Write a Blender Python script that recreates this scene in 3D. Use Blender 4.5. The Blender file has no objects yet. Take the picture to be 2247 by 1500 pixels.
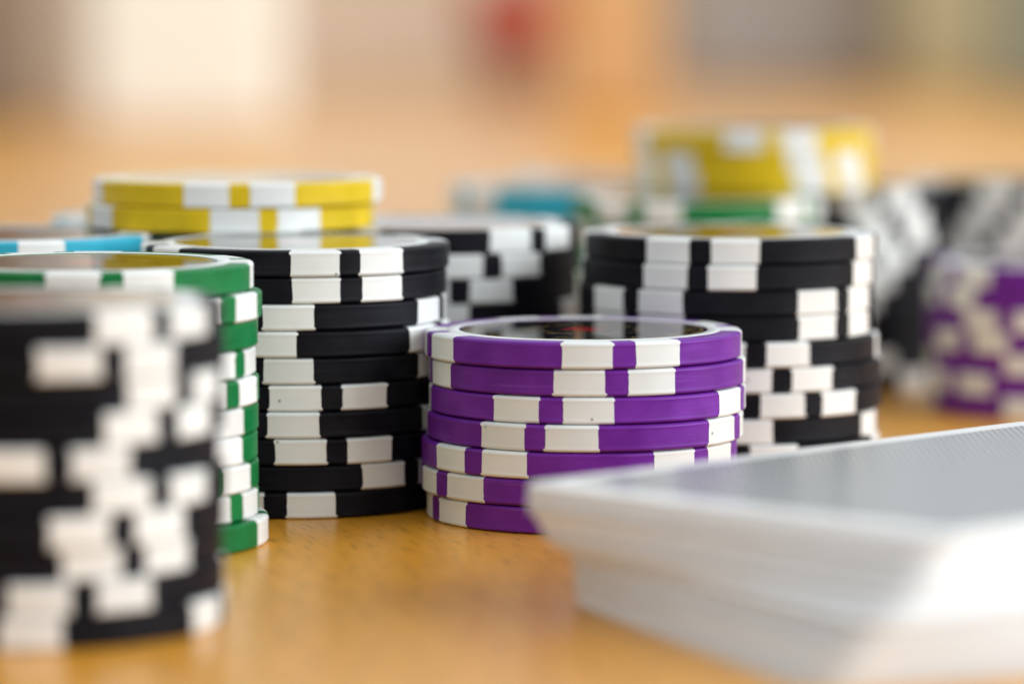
import bpy, math, random
random.seed(7)
MM = 0.001
R = math.radians
sc = bpy.context.scene
C = sc.collection

# ------------------------------------------------------------------ camera
cam_d = bpy.data.cameras.new("camera")
cam = bpy.data.objects.new("camera", cam_d); C.objects.link(cam)
cam.location = (0, 0, 0.06282)
cam.rotation_euler = (R(90 - 5.015), 0, 0)
cam_d.sensor_width = 23.6
cam_d.lens = 88.46
cam_d.clip_start = 0.02
cam_d.clip_end = 50
cam_d.dof.use_dof = True
cam_d.dof.focus_distance = 0.461
cam_d.dof.aperture_fstop = 6.5
cam_d.dof.aperture_blades = 0
sc.camera = cam

# ------------------------------------------------------------------ light
w = bpy.data.worlds.new("World"); sc.world = w; w.use_nodes = True
bg = w.node_tree.nodes["Background"]
bg.inputs[0].default_value = (0.93, 0.97, 1.0, 1)
bg.inputs[1].default_value = 0.84

def area(name, loc, target, sx, sy, power, col):
    d = bpy.data.lights.new(name, 'AREA'); d.shape = 'RECTANGLE'; d.size = sx; d.size_y = sy
    d.energy = power; d.color = col
    o = bpy.data.objects.new(name, d); C.objects.link(o); o.location = loc
    import mathutils
    v = mathutils.Vector(target) - mathutils.Vector(loc)
    o.rotation_euler = v.to_track_quat('-Z', 'Y').to_euler()
    return o
area("window_light", (1.15, 0.18, 0.48), (0.0, 0.45, 0.02), 1.2, 0.7, 18.5, (0.90, 0.96, 1.0))
area("background_fill_light", (0.95, 1.60, 0.80), (0.1, 2.9, 0.1), 1.0, 0.9, 13.0, (0.90, 0.96, 1.0))  # added fill lamp, aimed away from the stacks to brighten the background

vs = sc.view_settings
vs.view_transform = 'Standard'; vs.look = 'None'; vs.exposure = 0.07; vs.gamma = 1.0; vs.use_curve_mapping = False
sc.render.engine = 'CYCLES'
sc.cycles.use_denoising = True
sc.cycles.max_bounces = 8
sc.cycles.caustics_reflective = False
sc.cycles.caustics_refractive = False

# ------------------------------------------------------------------ materials
def new_mat(name):
    m = bpy.data.materials.new(name); m.use_nodes = True
    nt = m.node_tree
    return m, nt, nt.nodes["Principled BSDF"]

def N(nt, t, **kw):
    n = nt.nodes.new(t)
    for k, v in kw.items():
        if k in n.inputs: n.inputs[k].default_value = v
        else: setattr(n, k, v)
    return n

def math_n(nt, op, a, b=None, c=None):
    n = nt.nodes.new('ShaderNodeMath'); n.operation = op
    for i, v in enumerate((a, b, c)):
        if v is None: continue
        if isinstance(v, (int, float)): n.inputs[i].default_value = v
        else: nt.links.new(v, n.inputs[i])
    return n.outputs[0]

def mix_n(nt, fac, a, b):
    n = nt.nodes.new('ShaderNodeMix'); n.data_type = 'RGBA'
    for s, v in ((n.inputs[0], fac), (n.inputs[6], a), (n.inputs[7], b)):
        if isinstance(v, (int, float)): s.default_value = v
        elif isinstance(v, tuple): s.default_value = v if len(v) == 4 else (*v, 1)
        else: nt.links.new(v, s)
    return n.outputs[2]

def ramp(nt, src, lo, hi):
    n = nt.nodes.new('ShaderNodeMapRange'); n.clamp = True
    nt.links.new(src, n.inputs[0]); n.inputs[1].default_value = lo; n.inputs[2].default_value = hi
    return n.outputs[0]

def plastic(name, col, rough=0.38, var=0.12, speck=None, scuff=0.25, spec=0.19):
    """moulded chip plastic: slight colour mottling, scuffs, specks of dirt, fine bump"""
    m, nt, p = new_mat(name)
    tc = N(nt, 'ShaderNodeTexCoord'); oi = N(nt, 'ShaderNodeObjectInfo')
    addv = N(nt, 'ShaderNodeVectorMath', operation='ADD')
    sclv = N(nt, 'ShaderNodeVectorMath', operation='SCALE'); sclv.inputs['Scale'].default_value = 3.7
    comb = N(nt, 'ShaderNodeCombineXYZ')
    for i in range(3): nt.links.new(oi.outputs['Random'], comb.inputs[i])
    nt.links.new(comb.outputs[0], sclv.inputs[0])
    nt.links.new(tc.outputs['Object'], addv.inputs[0]); nt.links.new(sclv.outputs[0], addv.inputs[1])
    co = addv.outputs[0]
    n1 = N(nt, 'ShaderNodeTexNoise', Scale=260.0, Detail=5.0); nt.links.new(co, n1.inputs['Vector'])
    dark = tuple(c * (1 - var) for c in col); light = tuple(min(1, c * (1 + var) + 0.004) for c in col)
    c1 = mix_n(nt, ramp(nt, n1.outputs[0], 0.3, 0.7), dark, light)
    # each chip a slightly different batch
    c1 = mix_n(nt, math_n(nt, 'MULTIPLY', oi.outputs['Random'], 0.22), c1, tuple(k * 0.55 for k in col))
    # scuffs: noise stretched round the edge, very flat in z
    mp = N(nt, 'ShaderNodeMapping'); mp.inputs['Scale'].default_value = (90, 90, 2400)
    nt.links.new(co, mp.inputs[0])
    n2 = N(nt, 'ShaderNodeTexNoise', Scale=1.0, Detail=3.0); nt.links.new(mp.outputs[0], n2.inputs['Vector'])
    sf = math_n(nt, 'MULTIPLY', ramp(nt, n2.outputs[0], 0.60, 0.76), scuff)
    lite = tuple(min(1, c * 1.5 + 0.06) for c in col)
    c2 = mix_n(nt, sf, c1, lite)
    if speck:
        v = N(nt, 'ShaderNodeTexVoronoi', Scale=620.0); nt.links.new(co, v.inputs['Vector'])
        sep = N(nt, 'ShaderNodeSeparateColor'); nt.links.new(v.outputs['Color'], sep.inputs[0])
        small = ramp(nt, v.outputs['Distance'], 0.16, 0.08)
        few = math_n(nt, 'GREATER_THAN', sep.outputs[0], 0.955)
        c2 = mix_n(nt, math_n(nt, 'MULTIPLY', math_n(nt, 'MULTIPLY', small, few), 0.7), c2, speck)
    nt.links.new(c2, p.inputs['Base Color'])
    rr = N(nt, 'ShaderNodeMapRange'); nt.links.new(n1.outputs[0], rr.inputs[0])
    rr.inputs[3].default_value = rough - 0.08; rr.inputs[4].default_value = rough + 0.10
    nt.links.new(rr.outputs[0], p.inputs['Roughness'])
    p.inputs['Specular IOR Level'].default_value = spec
    n3 = N(nt, 'ShaderNodeTexNoise', Scale=2600.0, Detail=2.0); nt.links.new(co, n3.inputs['Vector'])
    n4 = N(nt, 'ShaderNodeTexNoise', Scale=330.0, Detail=2.0); nt.links.new(co, n4.inputs['Vector'])
    b = N(nt, 'ShaderNodeBump'); b.inputs['Strength'].default_value = 0.25; b.inputs['Distance'].default_value = 0.00006
    nt.links.new(math_n(nt, 'ADD', math_n(nt, 'MULTIPLY', n3.outputs[0], 0.35), n4.outputs[0]), b.inputs['Height'])
    nt.links.new(b.outputs[0], p.inputs['Normal'])
    return m

M = {}
M['black'] = plastic('black_plastic', (0.0042, 0.0042, 0.0075), 0.45, 0.2, scuff=0.12, speck=(0.10, 0.10, 0.11), spec=0.11)
M['purple'] = plastic('purple_plastic', (0.150, 0.017, 0.290), 0.36, 0.14, scuff=0.30, speck=(0.30, 0.16, 0.36))
M['green'] = plastic('green_plastic', (0.002, 0.165, 0.040), 0.36, 0.15, scuff=0.10)
M['yellow'] = plastic('yellow_plastic', (0.72, 0.50, 0.010), 0.36, 0.08, scuff=0.05)
M['cyan'] = plastic('cyan_plastic', (0.040, 0.42, 0.58), 0.36, 0.10, scuff=0.2)
M['white'] = plastic('white_plastic', (0.785, 0.80, 0.782), 0.34, 0.03, speck=(0.10, 0.075, 0.05), scuff=0.05)

def inlay_mat():
    """glossy printed foil sticker: black ground, red diamond, gold rings and specks of gold print"""
    m, nt, p = new_mat('inlay_foil')
    tc = N(nt, 'ShaderNodeTexCoord'); sp = N(nt, 'ShaderNodeSeparateXYZ')
    nt.links.new(tc.outputs['Object'], sp.inputs[0])
    x, y = sp.outputs[0], sp.outputs[1]
    r = math_n(nt, 'SQRT', math_n(nt, 'ADD', math_n(nt, 'MULTIPLY', x, x), math_n(nt, 'MULTIPLY', y, y)))
    band = math_n(nt, 'MULTIPLY', math_n(nt, 'GREATER_THAN', r, 0.0118), math_n(nt, 'LESS_THAN', r, 0.0140))
    n = N(nt, 'ShaderNodeTexNoise', Scale=900.0, Detail=1.0); nt.links.new(tc.outputs['Object'], n.inputs['Vector'])
    gl = math_n(nt, 'GREATER_THAN', n.outputs[0], 0.56)
    gold = math_n(nt, 'MULTIPLY', band, gl)
    ring = math_n(nt, 'MULTIPLY', gl, math_n(nt, 'LESS_THAN', math_n(nt, 'ABSOLUTE', math_n(nt, 'SUBTRACT', r, 0.0065)), 0.0012))
    ring2 = math_n(nt, 'LESS_THAN', math_n(nt, 'ABSOLUTE', math_n(nt, 'SUBTRACT', r, 0.0146)), 0.00025)
    gold = math_n(nt, 'MAXIMUM', gold, math_n(nt, 'MAXIMUM', ring, ring2))
    dia = math_n(nt, 'LESS_THAN', math_n(nt, 'ADD', math_n(nt, 'ABSOLUTE', x), math_n(nt, 'MULTIPLY', math_n(nt, 'ABSOLUTE', y), 0.75)), 0.0030)
    c = mix_n(nt, gold, (0.006, 0.005, 0.008), (0.26, 0.19, 0.07))
    c = mix_n(nt, dia, c, (0.33, 0.012, 0.010))
    nt.links.new(c, p.inputs['Base Color'])
    p.inputs['Roughness'].default_value = 0.02
    p.inputs['Specular IOR Level'].default_value = 0.6
    nb = N(nt, 'ShaderNodeTexNoise', Scale=420.0, Detail=2.0); nt.links.new(tc.outputs['Object'], nb.inputs['Vector'])
    b = N(nt, 'ShaderNodeBump'); b.inputs['Strength'].default_value = 0.05; b.inputs['Distance'].default_value = 0.00002
    nt.links.new(nb.outputs[0], b.inputs['Height']); nt.links.new(b.outputs[0], p.inputs['Normal'])
    return m
M['inlay'] = inlay_mat()

def wood_mat(name='beech_laminate', light=(0.83, 0.385, 0.036), dark=(0.69, 0.285, 0.020), rough=0.30, rot=-16):
    m, nt, p = new_mat(name)
    tc = N(nt, 'ShaderNodeTexCoord')
    mr = N(nt, 'ShaderNodeMapping'); mr.inputs['Rotation'].default_value = (0, 0, R(rot))
    nt.links.new(tc.outputs['Object'], mr.inputs[0])
    def stretched(sx, sy, det, rough_=0.55, dist=0.0):
        mp = N(nt, 'ShaderNodeMapping'); mp.inputs['Scale'].default_value = (sx, sy, 1)
        nt.links.new(mr.outputs[0], mp.inputs[0])
        n = N(nt, 'ShaderNodeTexNoise', Scale=1.0, Detail=det, Roughness=rough_, Distortion=dist)
        nt.links.new(mp.outputs[0], n.inputs['Vector']); return n.outputs[0]
    broad = stretched(28, 3.5, 4, dist=0.6)
    fine = stretched(420, 26, 4)
    pores = stretched(1500, 170, 2)
    c = mix_n(nt, ramp(nt, broad, 0.30, 0.72), dark, light)
    c = mix_n(nt, math_n(nt, 'MULTIPLY', ramp(nt, fine, 0.45, 0.75), 0.55), c, tuple(k * 0.72 for k in dark))
    c = mix_n(nt, math_n(nt, 'MULTIPLY', ramp(nt, pores, 0.55, 0.70), 0.85), c, tuple(k * 0.5 for k in dark))
    nt.links.new(c, p.inputs['Base Color'])
    rr = N(nt, 'ShaderNodeMapRange'); nt.links.new(fine, rr.inputs[0])
    rr.inputs[3].default_value = rough - 0.06; rr.inputs[4].default_value = rough + 0.10
    nt.links.new(rr.outputs[0], p.inputs['Roughness'])
    p.inputs['Specular IOR Level'].default_value = 0.48
    p.inputs['Coat Weight'].default_value = 0.18; p.inputs['Coat Roughness'].default_value = 0.28
    b = N(nt, 'ShaderNodeBump'); b.inputs['Strength'].default_value = 0.25; b.inputs['Distance'].default_value = 0.00008
    nt.links.new(math_n(nt, 'ADD', fine, pores), b.inputs['Height']); nt.links.new(b.outputs[0], p.inputs['Normal'])
    return m
M['wood'] = wood_mat()

def simple(name, col, rough=0.5, var=0.06, scale=9.0):
    m, nt, p = new_mat(name)
    tc = N(nt, 'ShaderNodeTexCoord'); n = N(nt, 'ShaderNodeTexNoise', Scale=scale, Detail=4.0)
    nt.links.new(tc.outputs['Object'], n.inputs['Vector'])
    c = mix_n(nt, n.outputs[0], tuple(k * (1 - var) for k in col), tuple(min(1, k * (1 + var)) for k in col))
    nt.links.new(c, p.inputs['Base Color']); p.inputs['Roughness'].default_value = rough
    return m
def paper_mat():
    m = simple('card_paper', (0.82, 0.84, 0.85), 0.45, 0.05, 300.0); nt = m.node_tree; p = nt.nodes['Principled BSDF']
    src = p.inputs['Base Color'].links[0].from_socket; oi = N(nt, 'ShaderNodeObjectInfo')
    nt.links.new(mix_n(nt, math_n(nt, 'MULTIPLY', oi.outputs['Random'], 0.5), src, (0.62, 0.61, 0.59)), p.inputs['Base Color'])
    return m
M['paper'] = paper_mat()
M['wall'] = simple('beige_wall', (0.68, 0.56, 0.44), 0.8, 0.05, 2.0)
M['cream'] = simple('cream_board', (0.84, 0.84, 0.77), 0.6, 0.02)
M['grey'] = simple('grey_board', (0.36, 0.335, 0.31), 0.6)
M['red'] = simple('red_plastic', (0.42, 0.045, 0.022), 0.5)
M['brown'] = simple('brown_body', (0.30, 0.15, 0.10), 0.5)
M['orange_wood'] = simple('orange_wood', (0.56, 0.32, 0.13), 0.5)
M['olive'] = simple('olive_board', (0.50, 0.45, 0.27), 0.6)
M['slate'] = simple('greygreen_board', (0.19, 0.195, 0.14), 0.6)
M['taupe'] = simple('taupe_board', (0.36, 0.30, 0.24), 0.6)
M['pale'] = simple('pale_board', (0.56, 0.50, 0.42), 0.6)

def back_mat():
    """card back: white border, grey lattice of fine lines with a darker mesh"""
    m, nt, p = new_mat('card_back_print')
    tc = N(nt, 'ShaderNodeTexCoord'); sp = N(nt, 'ShaderNodeSeparateXYZ'); nt.links.new(tc.outputs['Object'], sp.inputs[0])
    x, y = sp.outputs[0], sp.outputs[1]
    ax, ay = math_n(nt, 'ABSOLUTE', x), math_n(nt, 'ABSOLUTE', y)
    inside = math_n(nt, 'MULTIPLY', math_n(nt, 'LESS_THAN', ax, 0.0390), math_n(nt, 'LESS_THAN', ay, 0.0255))
    def lines(e, period, width):
        f = math_n(nt, 'FRACT', math_n(nt, 'DIVIDE', e, period))
        return math_n(nt, 'LESS_THAN', math_n(nt, 'ABSOLUTE', math_n(nt, 'SUBTRACT', f, 0.5)), width)
    l1 = lines(math_n(nt, 'ADD', math_n(nt, 'ADD', x, y), 1.0), 0.0011, 0.18)
    l2 = lines(math_n(nt, 'ADD', math_n(nt, 'SUBTRACT', x, y), 1.0), 0.0011, 0.18)
    lat = math_n(nt, 'MAXIMUM', l1, l2)
    c = mix_n(nt, lat, (0.085, 0.092, 0.10), (0.42, 0.43, 0.425))
    c = mix_n(nt, inside, (0.80, 0.80, 0.78), c)
    nt.links.new(c, p.inputs['Base Color']); p.inputs['Roughness'].default_value = 0.27
    p.inputs['Specular IOR Level'].default_value = 0.5
    n = N(nt, 'ShaderNodeTexNoise', Scale=1400.0, Detail=2.0); nt.links.new(tc.outputs['Object'], n.inputs['Vector'])
    b = N(nt, 'ShaderNodeBump'); b.inputs['Strength'].default_value = 0.3; b.inputs['Distance'].default_value = 0.00003
    nt.links.new(n.outputs[0], b.inputs['Height']); nt.links.new(b.outputs[0], p.inputs['Normal'])
    return m
M['back'] = back_mat()

# ------------------------------------------------------------------ mesh helpers
def mesh(name, verts, faces, mat, smooth=True, sharp=None):
    me = bpy.data.meshes.new(name); me.from_pydata([tuple(c * MM for c in v) for v in verts], [], faces)
    me.materials.append(mat)
    if smooth:
        me.polygons.foreach_set('use_smooth', [True] * len(me.polygons))
        if sharp: me.set_sharp_from_angle(angle=R(sharp))
    me.update(); return me

def link(name, data, parent=None, loc=None, rz=0):
    o = bpy.data.objects.new(name, data); C.objects.link(o)
    if parent: o.parent = parent
    if loc: o.location = loc
    o.rotation_euler = (0, 0, rz)
    return o

def tag(o, label=None, cat=None, group=None, kind=None):
    if label: o['label'] = label
    if cat: o['category'] = cat
    if group: o['group'] = group
    if kind: o['kind'] = kind
    return o

# ------------------------------------------------------------------ the setting
def box_mesh(name, x0, x1, y0, y1, z0, z1, mat, bev=0.0):
    if bev <= 0:
        v = [(x, y, z) for z in (z0, z1) for y in (y0, y1) for x in (x0, x1)]
        f = [(0, 2, 3, 1), (4, 5, 7, 6), (0, 1, 5, 4), (2, 6, 7, 3), (0, 4, 6, 2), (1, 3, 7, 5)]
        return mesh(name, v, f, mat, False)
    import bmesh
    bm = bmesh.new()
    v = [bm.verts.new(((x) * MM, y * MM, z * MM)) for z in (z0, z1) for y in (y0, y1) for x in (x0, x1)]
    for q in [(0, 2, 3, 1), (4, 5, 7, 6), (0, 1, 5, 4), (2, 6, 7, 3), (0, 4, 6, 2), (1, 3, 7, 5)]:
        bm.faces.new([v[i] for i in q])
    bmesh.ops.bevel(bm, geom=bm.edges[:], offset=bev * MM, segments=3, profile=0.5, affect='EDGES')
    me = bpy.data.meshes.new(name); bm.to_mesh(me); bm.free(); me.materials.append(mat)
    return me

tag(link('table_top', box_mesh('table_top', -900, 900, -250, 3200, -30, 0, M['wood'])), kind='structure')
tag(link('wall', box_mesh('wall', -1100, 1100, 3205, 3260, -30, 170, M['wall'])), kind='structure')

# ------------------------------------------------------------------ poker chips
T = 3.22          # chip thickness
PITCH = 3.30      # stacking pitch
RAD = 19.5
def edge_profile(off=0.0, r_in=16.9):
    """from the top face round the edge to the bottom face: (radius, z)"""
    up = [(r_in, T), (18.7, T), (19.10, T - 0.025), (19.30, T - 0.10), (19.44, T - 0.21), (19.500, T - 0.34), (19.503, T - 0.44),
          (19.488, T - 0.50), (19.485, T - 0.9)]
    pts = up + [(19.485, T / 2)] + [(r, T - z) for r, z in reversed(up)]
    if off == 0: return pts
    out = []
    for i, (r, z) in enumerate(pts):
        a, b = pts[max(0, i - 1)], pts[min(len(pts) - 1, i + 1)]
        tx, tz = b[0] - a[0], b[1] - a[1]; L = math.hypot(tx, tz)
        out.append((r - tz / L * off, z + tx / L * off))
    return out

def lathe(name, prof, seg, mat, close_top=None, close_bot=None, sharp=50):
    v, f = [], []
    for r, z in prof:
        for k in range(seg):
            a = 2 * math.pi * k / seg; v.append((r * math.cos(a), r * math.sin(a), z))
    n = len(prof)
    for i in range(n - 1):
        for k in range(seg):
            k2 = (k + 1) % seg
            f.append((i * seg + k, (i + 1) * seg + k, (i + 1) * seg + k2, i * seg + k2))
    if close_top is not None: f.append(tuple(range(seg)))
    if close_bot is not None: f.append(tuple(reversed(range((n - 1) * seg, n * seg))))
    return mesh(name, v, f, mat, True, sharp)

body_prof = [(15.3, T - 0.09), (15.32, T - 0.03), (15.38, T)] + edge_profile() 
BODY = {c: lathe('chip_body_' + c, body_prof, 112, M[c], True, True) for c in ('black', 'purple', 'green', 'yellow', 'cyan')}
RING = lathe('chip_ring', [(15.34, T - 0.05), (15.40, T + 0.018), (16.96, T + 0.018), (17.02, T - 0.03)], 96, M['white'])
INLAY = lathe('chip_inlay', [(15.29, T - 0.045)], 96, M['inlay'], True)

def insert_mesh(i):
    """one white edge spot, wrapping from the top face over the edge to the bottom face; centred on -Y"""
    rnd = random.Random(100 + i)
    prof = edge_profile(0.024); n = len(prof)
    hw = 9.0 + rnd.uniform(-0.35, 0.35)
    fl_top, fl_bot = rnd.choice((0, 0.25, 0.7)), rnd.choice((0, 0.2, 0.6))
    lip = {3: .5, 4: 1, 5: 1, 6: .6}
    cols = 8
    v, f = [], []
    lo, hi = [], []
    jl = jr = 0
    for k in range(n):
        jl = jl * 0.6 + rnd.uniform(-0.14, 0.14); jr = jr * 0.6 + rnd.uniform(-0.14, 0.14)
        e = fl_top * lip.get(k, 0) + fl_bot * lip.get(n - 1 - k, 0)
        lo.append(-hw - e + jl); hi.append(hw + e + jr)
    inn = edge_profile(-0.12)
    def P(r, z, a): a = R(a); return (r * math.sin(a), -r * math.cos(a), z)
    for k in range(n):
        v.append(P(*inn[k], lo[k]))
        for c in range(cols + 1): v.append(P(*prof[k], lo[k] + (hi[k] - lo[k]) * c / cols))
        v.append(P(*inn[k], hi[k]))
    W = cols + 3
    for k in range(n - 1):
        for c in range(W - 1): f.append((k * W + c, (k + 1) * W + c, (k + 1) * W + c + 1, k * W + c + 1))
    return mesh('chip_insert', v, f, M['white'], True, 40)
INSERT = [insert_mesh(i) for i in range(10)]

def chip(x, y, z, rot, colour, label, group):
    root = bpy.data.objects.new('poker_chip', None); C.objects.link(root)
    root.empty_display_size = 0.01
    root.location = (x * MM, y * MM, z * MM); root.rotation_euler = (0, 0, R(rot))
    tag(root, label, 'poker chip', group)
    link('body', BODY[colour], root)
    for q in range(4):
        for s in (-13.1, 13.1):
            link('edge_insert', random.choice(INSERT), root, None, R(q * 90 + s + random.uniform(-.3, .3)))
    link('face_ring', RING, root)
    link('inlay', INLAY, root)
    return root

ORD = ['top', 'second', 'third', 'fourth', 'fifth', 'sixth', 'seventh', 'eighth', 'ninth', 'bottom']
def stack(x, y, colour, n, desc, phases, dx=None, z0=0.0, jit=0.25):
    """n chips, listed from the top; phases = angle of each chip's narrow gap, seen from the viewer's side"""
    for k in range(n):
        i = n - 1 - k
        ph = phases[k] if k < len(phases) and phases[k] is not None else random.uniform(-45, 45)
        ox = dx[k] if dx and k < len(dx) else random.uniform(-jit, jit)
        oy = random.uniform(-jit, jit)
        px, py = x + ox, y + oy
        face = math.degrees(math.atan2(-px, py))
        word = 'bottom' if k == n - 1 else ('top' if k == 0 else ORD[k] + ' from top')
        if n == 3 and k == 1: word = 'middle'
        chip(px, py, z0 + PITCH * i + 0.03, ph + face, colour,
             '%s %s chip %s' % (word, colour, desc) if word in ('top', 'bottom', 'middle')
             else '%s chip, %s, %s' % (colour, word, desc),
             'chips ' + desc)

# sharp stacks
stack(8.8, 471.9, 'purple', 7, 'in sharp purple stack before the cards', [14.6, 10.1, -12.7, -17.5, -40.8, -58.5, -69],
      [0, 0.5, 0.5, 0.2, -0.5, -0.5, 0.2])
stack(-27.5, 486.5, 'black', 10, 'in sharp black stack beside the purple', [20.5, 21.5, -14.5, -21.5, -15.6, 12.6, -14.2, 14.6, 46.8, -8],
      [0, -.3, -.5, 0, -.1, .1, 0, .1, .1, .1])
stack(-49.8, 448.0, 'green', 10, 'in left green stack behind blurred black stack', [8.5, 51.5, 22, 63, 56, 41, 41, 46.5, 57.8, -1],
      [0, 1.0, .5, .2, .6, .5, .4, .5, .5, 1.6])
# foreground blur
stack(-49.0, 389.9, 'black', 10, 'in blurred black stack at front left', [41.2, 23.5, 50, 43, 8, 39.8, 27, 31, 14.4, -15],
      [0, .2, .1, 0, -.2, .1, 0, -.2, 0, .2])
# behind
stack(29.0, 508.3, 'black', 10, 'in black stack behind purple and cards', [-11.3, -11.8, -39, -39, 9.7, 18.3, 31.7, -6],
      [0, -.3, -.6, -.6, 0, .6, .6, 0])
stack(-10.0, 528.8, 'black', 10, 'in black stack between two nearer black stacks', [43.5, 22, 8.5, -10.7])
stack(-66.9, 503.5, 'cyan', 10, 'in cyan stack behind the left green', [2])
stack(-46.0, 545.5, 'cyan', 10, 'in cyan stack behind two yellow chips', [20])
stack(-37.3, 520.0, 'yellow', 2, 'of the two yellow chips above black stack', [0.7, 14.7], [.1, -.9], z0=PITCH * 10, jit=0.1)
# far
stack(20.0, 680, 'cyan', 10, 'in far cyan stack behind far green stack', [30, 10])
stack(28.6, 598, 'green', 10, 'in far green stack under three yellow chips', [-28.6, 10, -30])
stack(9.0, 640, 'cyan', 10, 'in far cyan stack left of far green', [-58, -62])
stack(39.2, 626, 'yellow', 3, 'of the three blurred far yellow chips', [9, 38, 42], [0, 0.3, .2], z0=PITCH * 10, jit=0.2)
stack(52.7, 640, 'black', 10, 'in far black stack right of three yellow', [24, 33, 39, 21, 11, 4, -2, -6, 12, -30])
stack(88.0, 660, 'black', 10, 'in far black stack above far purple', [0.5, -6.5, -14, -21, -26, -30, -20])
stack(84.6, 598, 'purple', 7, 'in blurred purple stack at right edge', [-52, -59, -21, -42, 0, -50, 0])

# ------------------------------------------------------------------ the deck of cards
CW, CL_, CT, CP, CR = 57.0, 88.0, 0.235, 0.25, 3.4
def card_outline(hx, hy, r, seg=7):
    pts = []
    for cx, cy, a0 in ((hx - r, hy - r, 0), (-hx + r, hy - r, 90), (-hx + r, -hy + r, 180), (hx - r, -hy + r, 270)):
        for k in range(seg + 1):
            a = R(a0 + 90 * k / seg); pts.append((cx + r * math.cos(a), cy + r * math.sin(a)))
    return pts
def card_mesh(name, hx, hy, r, t, mat):
    o = card_outline(hx, hy, r); n = len(o)
    v = [(x, y, t) for x, y in o] + [(x, y, 0) for x, y in o]
    f = [tuple(range(n)), tuple(reversed(range(n, 2 * n)))] + [(k, n + k, n + (k + 1) % n, (k + 1) % n) for k in range(n)]
    return mesh(name, v, f, mat, True, 40)
CARD = card_mesh('playing_card', CL_ / 2, CW / 2, CR, CT, M['paper'])
PRINT = card_mesh('card_back', CL_ / 2 - .15, CW / 2 - .15, CR - .1, 0.006, M['back'])
deck = bpy.data.objects.new('card_deck', None); C.objects.link(deck)
deck.location = (0.050, 0.396, 0)
tag(deck, 'twisted deck of playing cards lying face down with grey lattice backs', 'card deck')
NC = 52
for i in range(NC):
    t = i / (NC - 1)
    if i < 25:
        u = i / 24
        fa = -68.0 + 8.0 * u; lx, ly = 6.0 - 0.9 * u, 401.0 - 1.5 * u
    else:
        u = (i - 25) / (NC - 26)
        e = 1 - (1 - u) ** 2.6
        fa = -57.0 + 11.5 * (0.5 * u + 0.5 * e); lx, ly = 3.6 - 3.3 * e, 398.6
    fa += random.uniform(-.5, .5); lx += random.uniform(-.35, .35); ly += random.uniform(-.3, .3)
    ca, sa = math.cos(R(fa)), math.sin(R(fa))         # along the short front edge
    cx = lx + CW / 2 * ca - CL_ / 2 * sa
    cy = ly + CW / 2 * sa + CL_ / 2 * ca
    c = link('card', CARD, deck, ((cx - 50) * MM, (cy - 396) * MM, (i * CP + 0.005) * MM), R(fa + 90))
    if i == NC - 1:
        tag(c, 'top card with grey lattice back and white border')
        link('back_print', PRINT, c, (0, 0, (CT + 0.001) * MM))

# ------------------------------------------------------------------ blurred things far back on the table
def bgbox(name, label, cat, x0, x1, y0, y1, h, mat, bev=6):
    o = tag(link(name, box_mesh(name, x0, x1, y0, y1, 0.2, h, M[mat], bev)), label, cat)
    return o
bgbox('cream_carton', 'tall cream white carton standing far back at left', 'carton', -215, -118, 1950, 2010, 260, 'cream')
bgbox('taupe_carton', 'taupe brown carton at the far left edge of background', 'carton', -330, -258, 2080, 2150, 260, 'taupe')
bgbox('pale_carton', 'pale greyish carton left of the tall cream carton', 'carton', -262, -222, 2230, 2270, 260, 'pale')
bgbox('wooden_block', 'upright orange wooden block in the middle background', 'wood block', 25, 82, 2130, 2180, 240, 'orange_wood')
bgbox('grey_box', 'wide grey box far back right of the orange block', 'box', 130, 285, 2950, 3050, 220, 'grey')
bgbox('olive_box', 'olive beige box at the far right background', 'box', 290, 365, 2900, 2980, 220, 'olive')
bgbox('grey_green_box', 'grey green box at the far right edge', 'box', 330, 420, 2600, 2680, 220, 'slate')
bt = bpy.data.objects.new('red_capped_jar', None); C.objects.link(bt); bt.location = (-0.0, 2.6, 0.0002)
tag(bt, 'brown jar with bright red cap left of orange block', 'jar')
jar = [(0.5, 0), (20, 0), (22, 3), (22, 30), (19, 38)]
link('body', lathe('jar_body', list(reversed(jar)), 32, M['brown'], None, None), bt)
cap = [(28, 37), (30, 40), (30, 74), (25, 78), (0.5, 79)]
link('cap', lathe('jar_cap', list(reversed(cap)), 32, M['red'], None, True), bt)
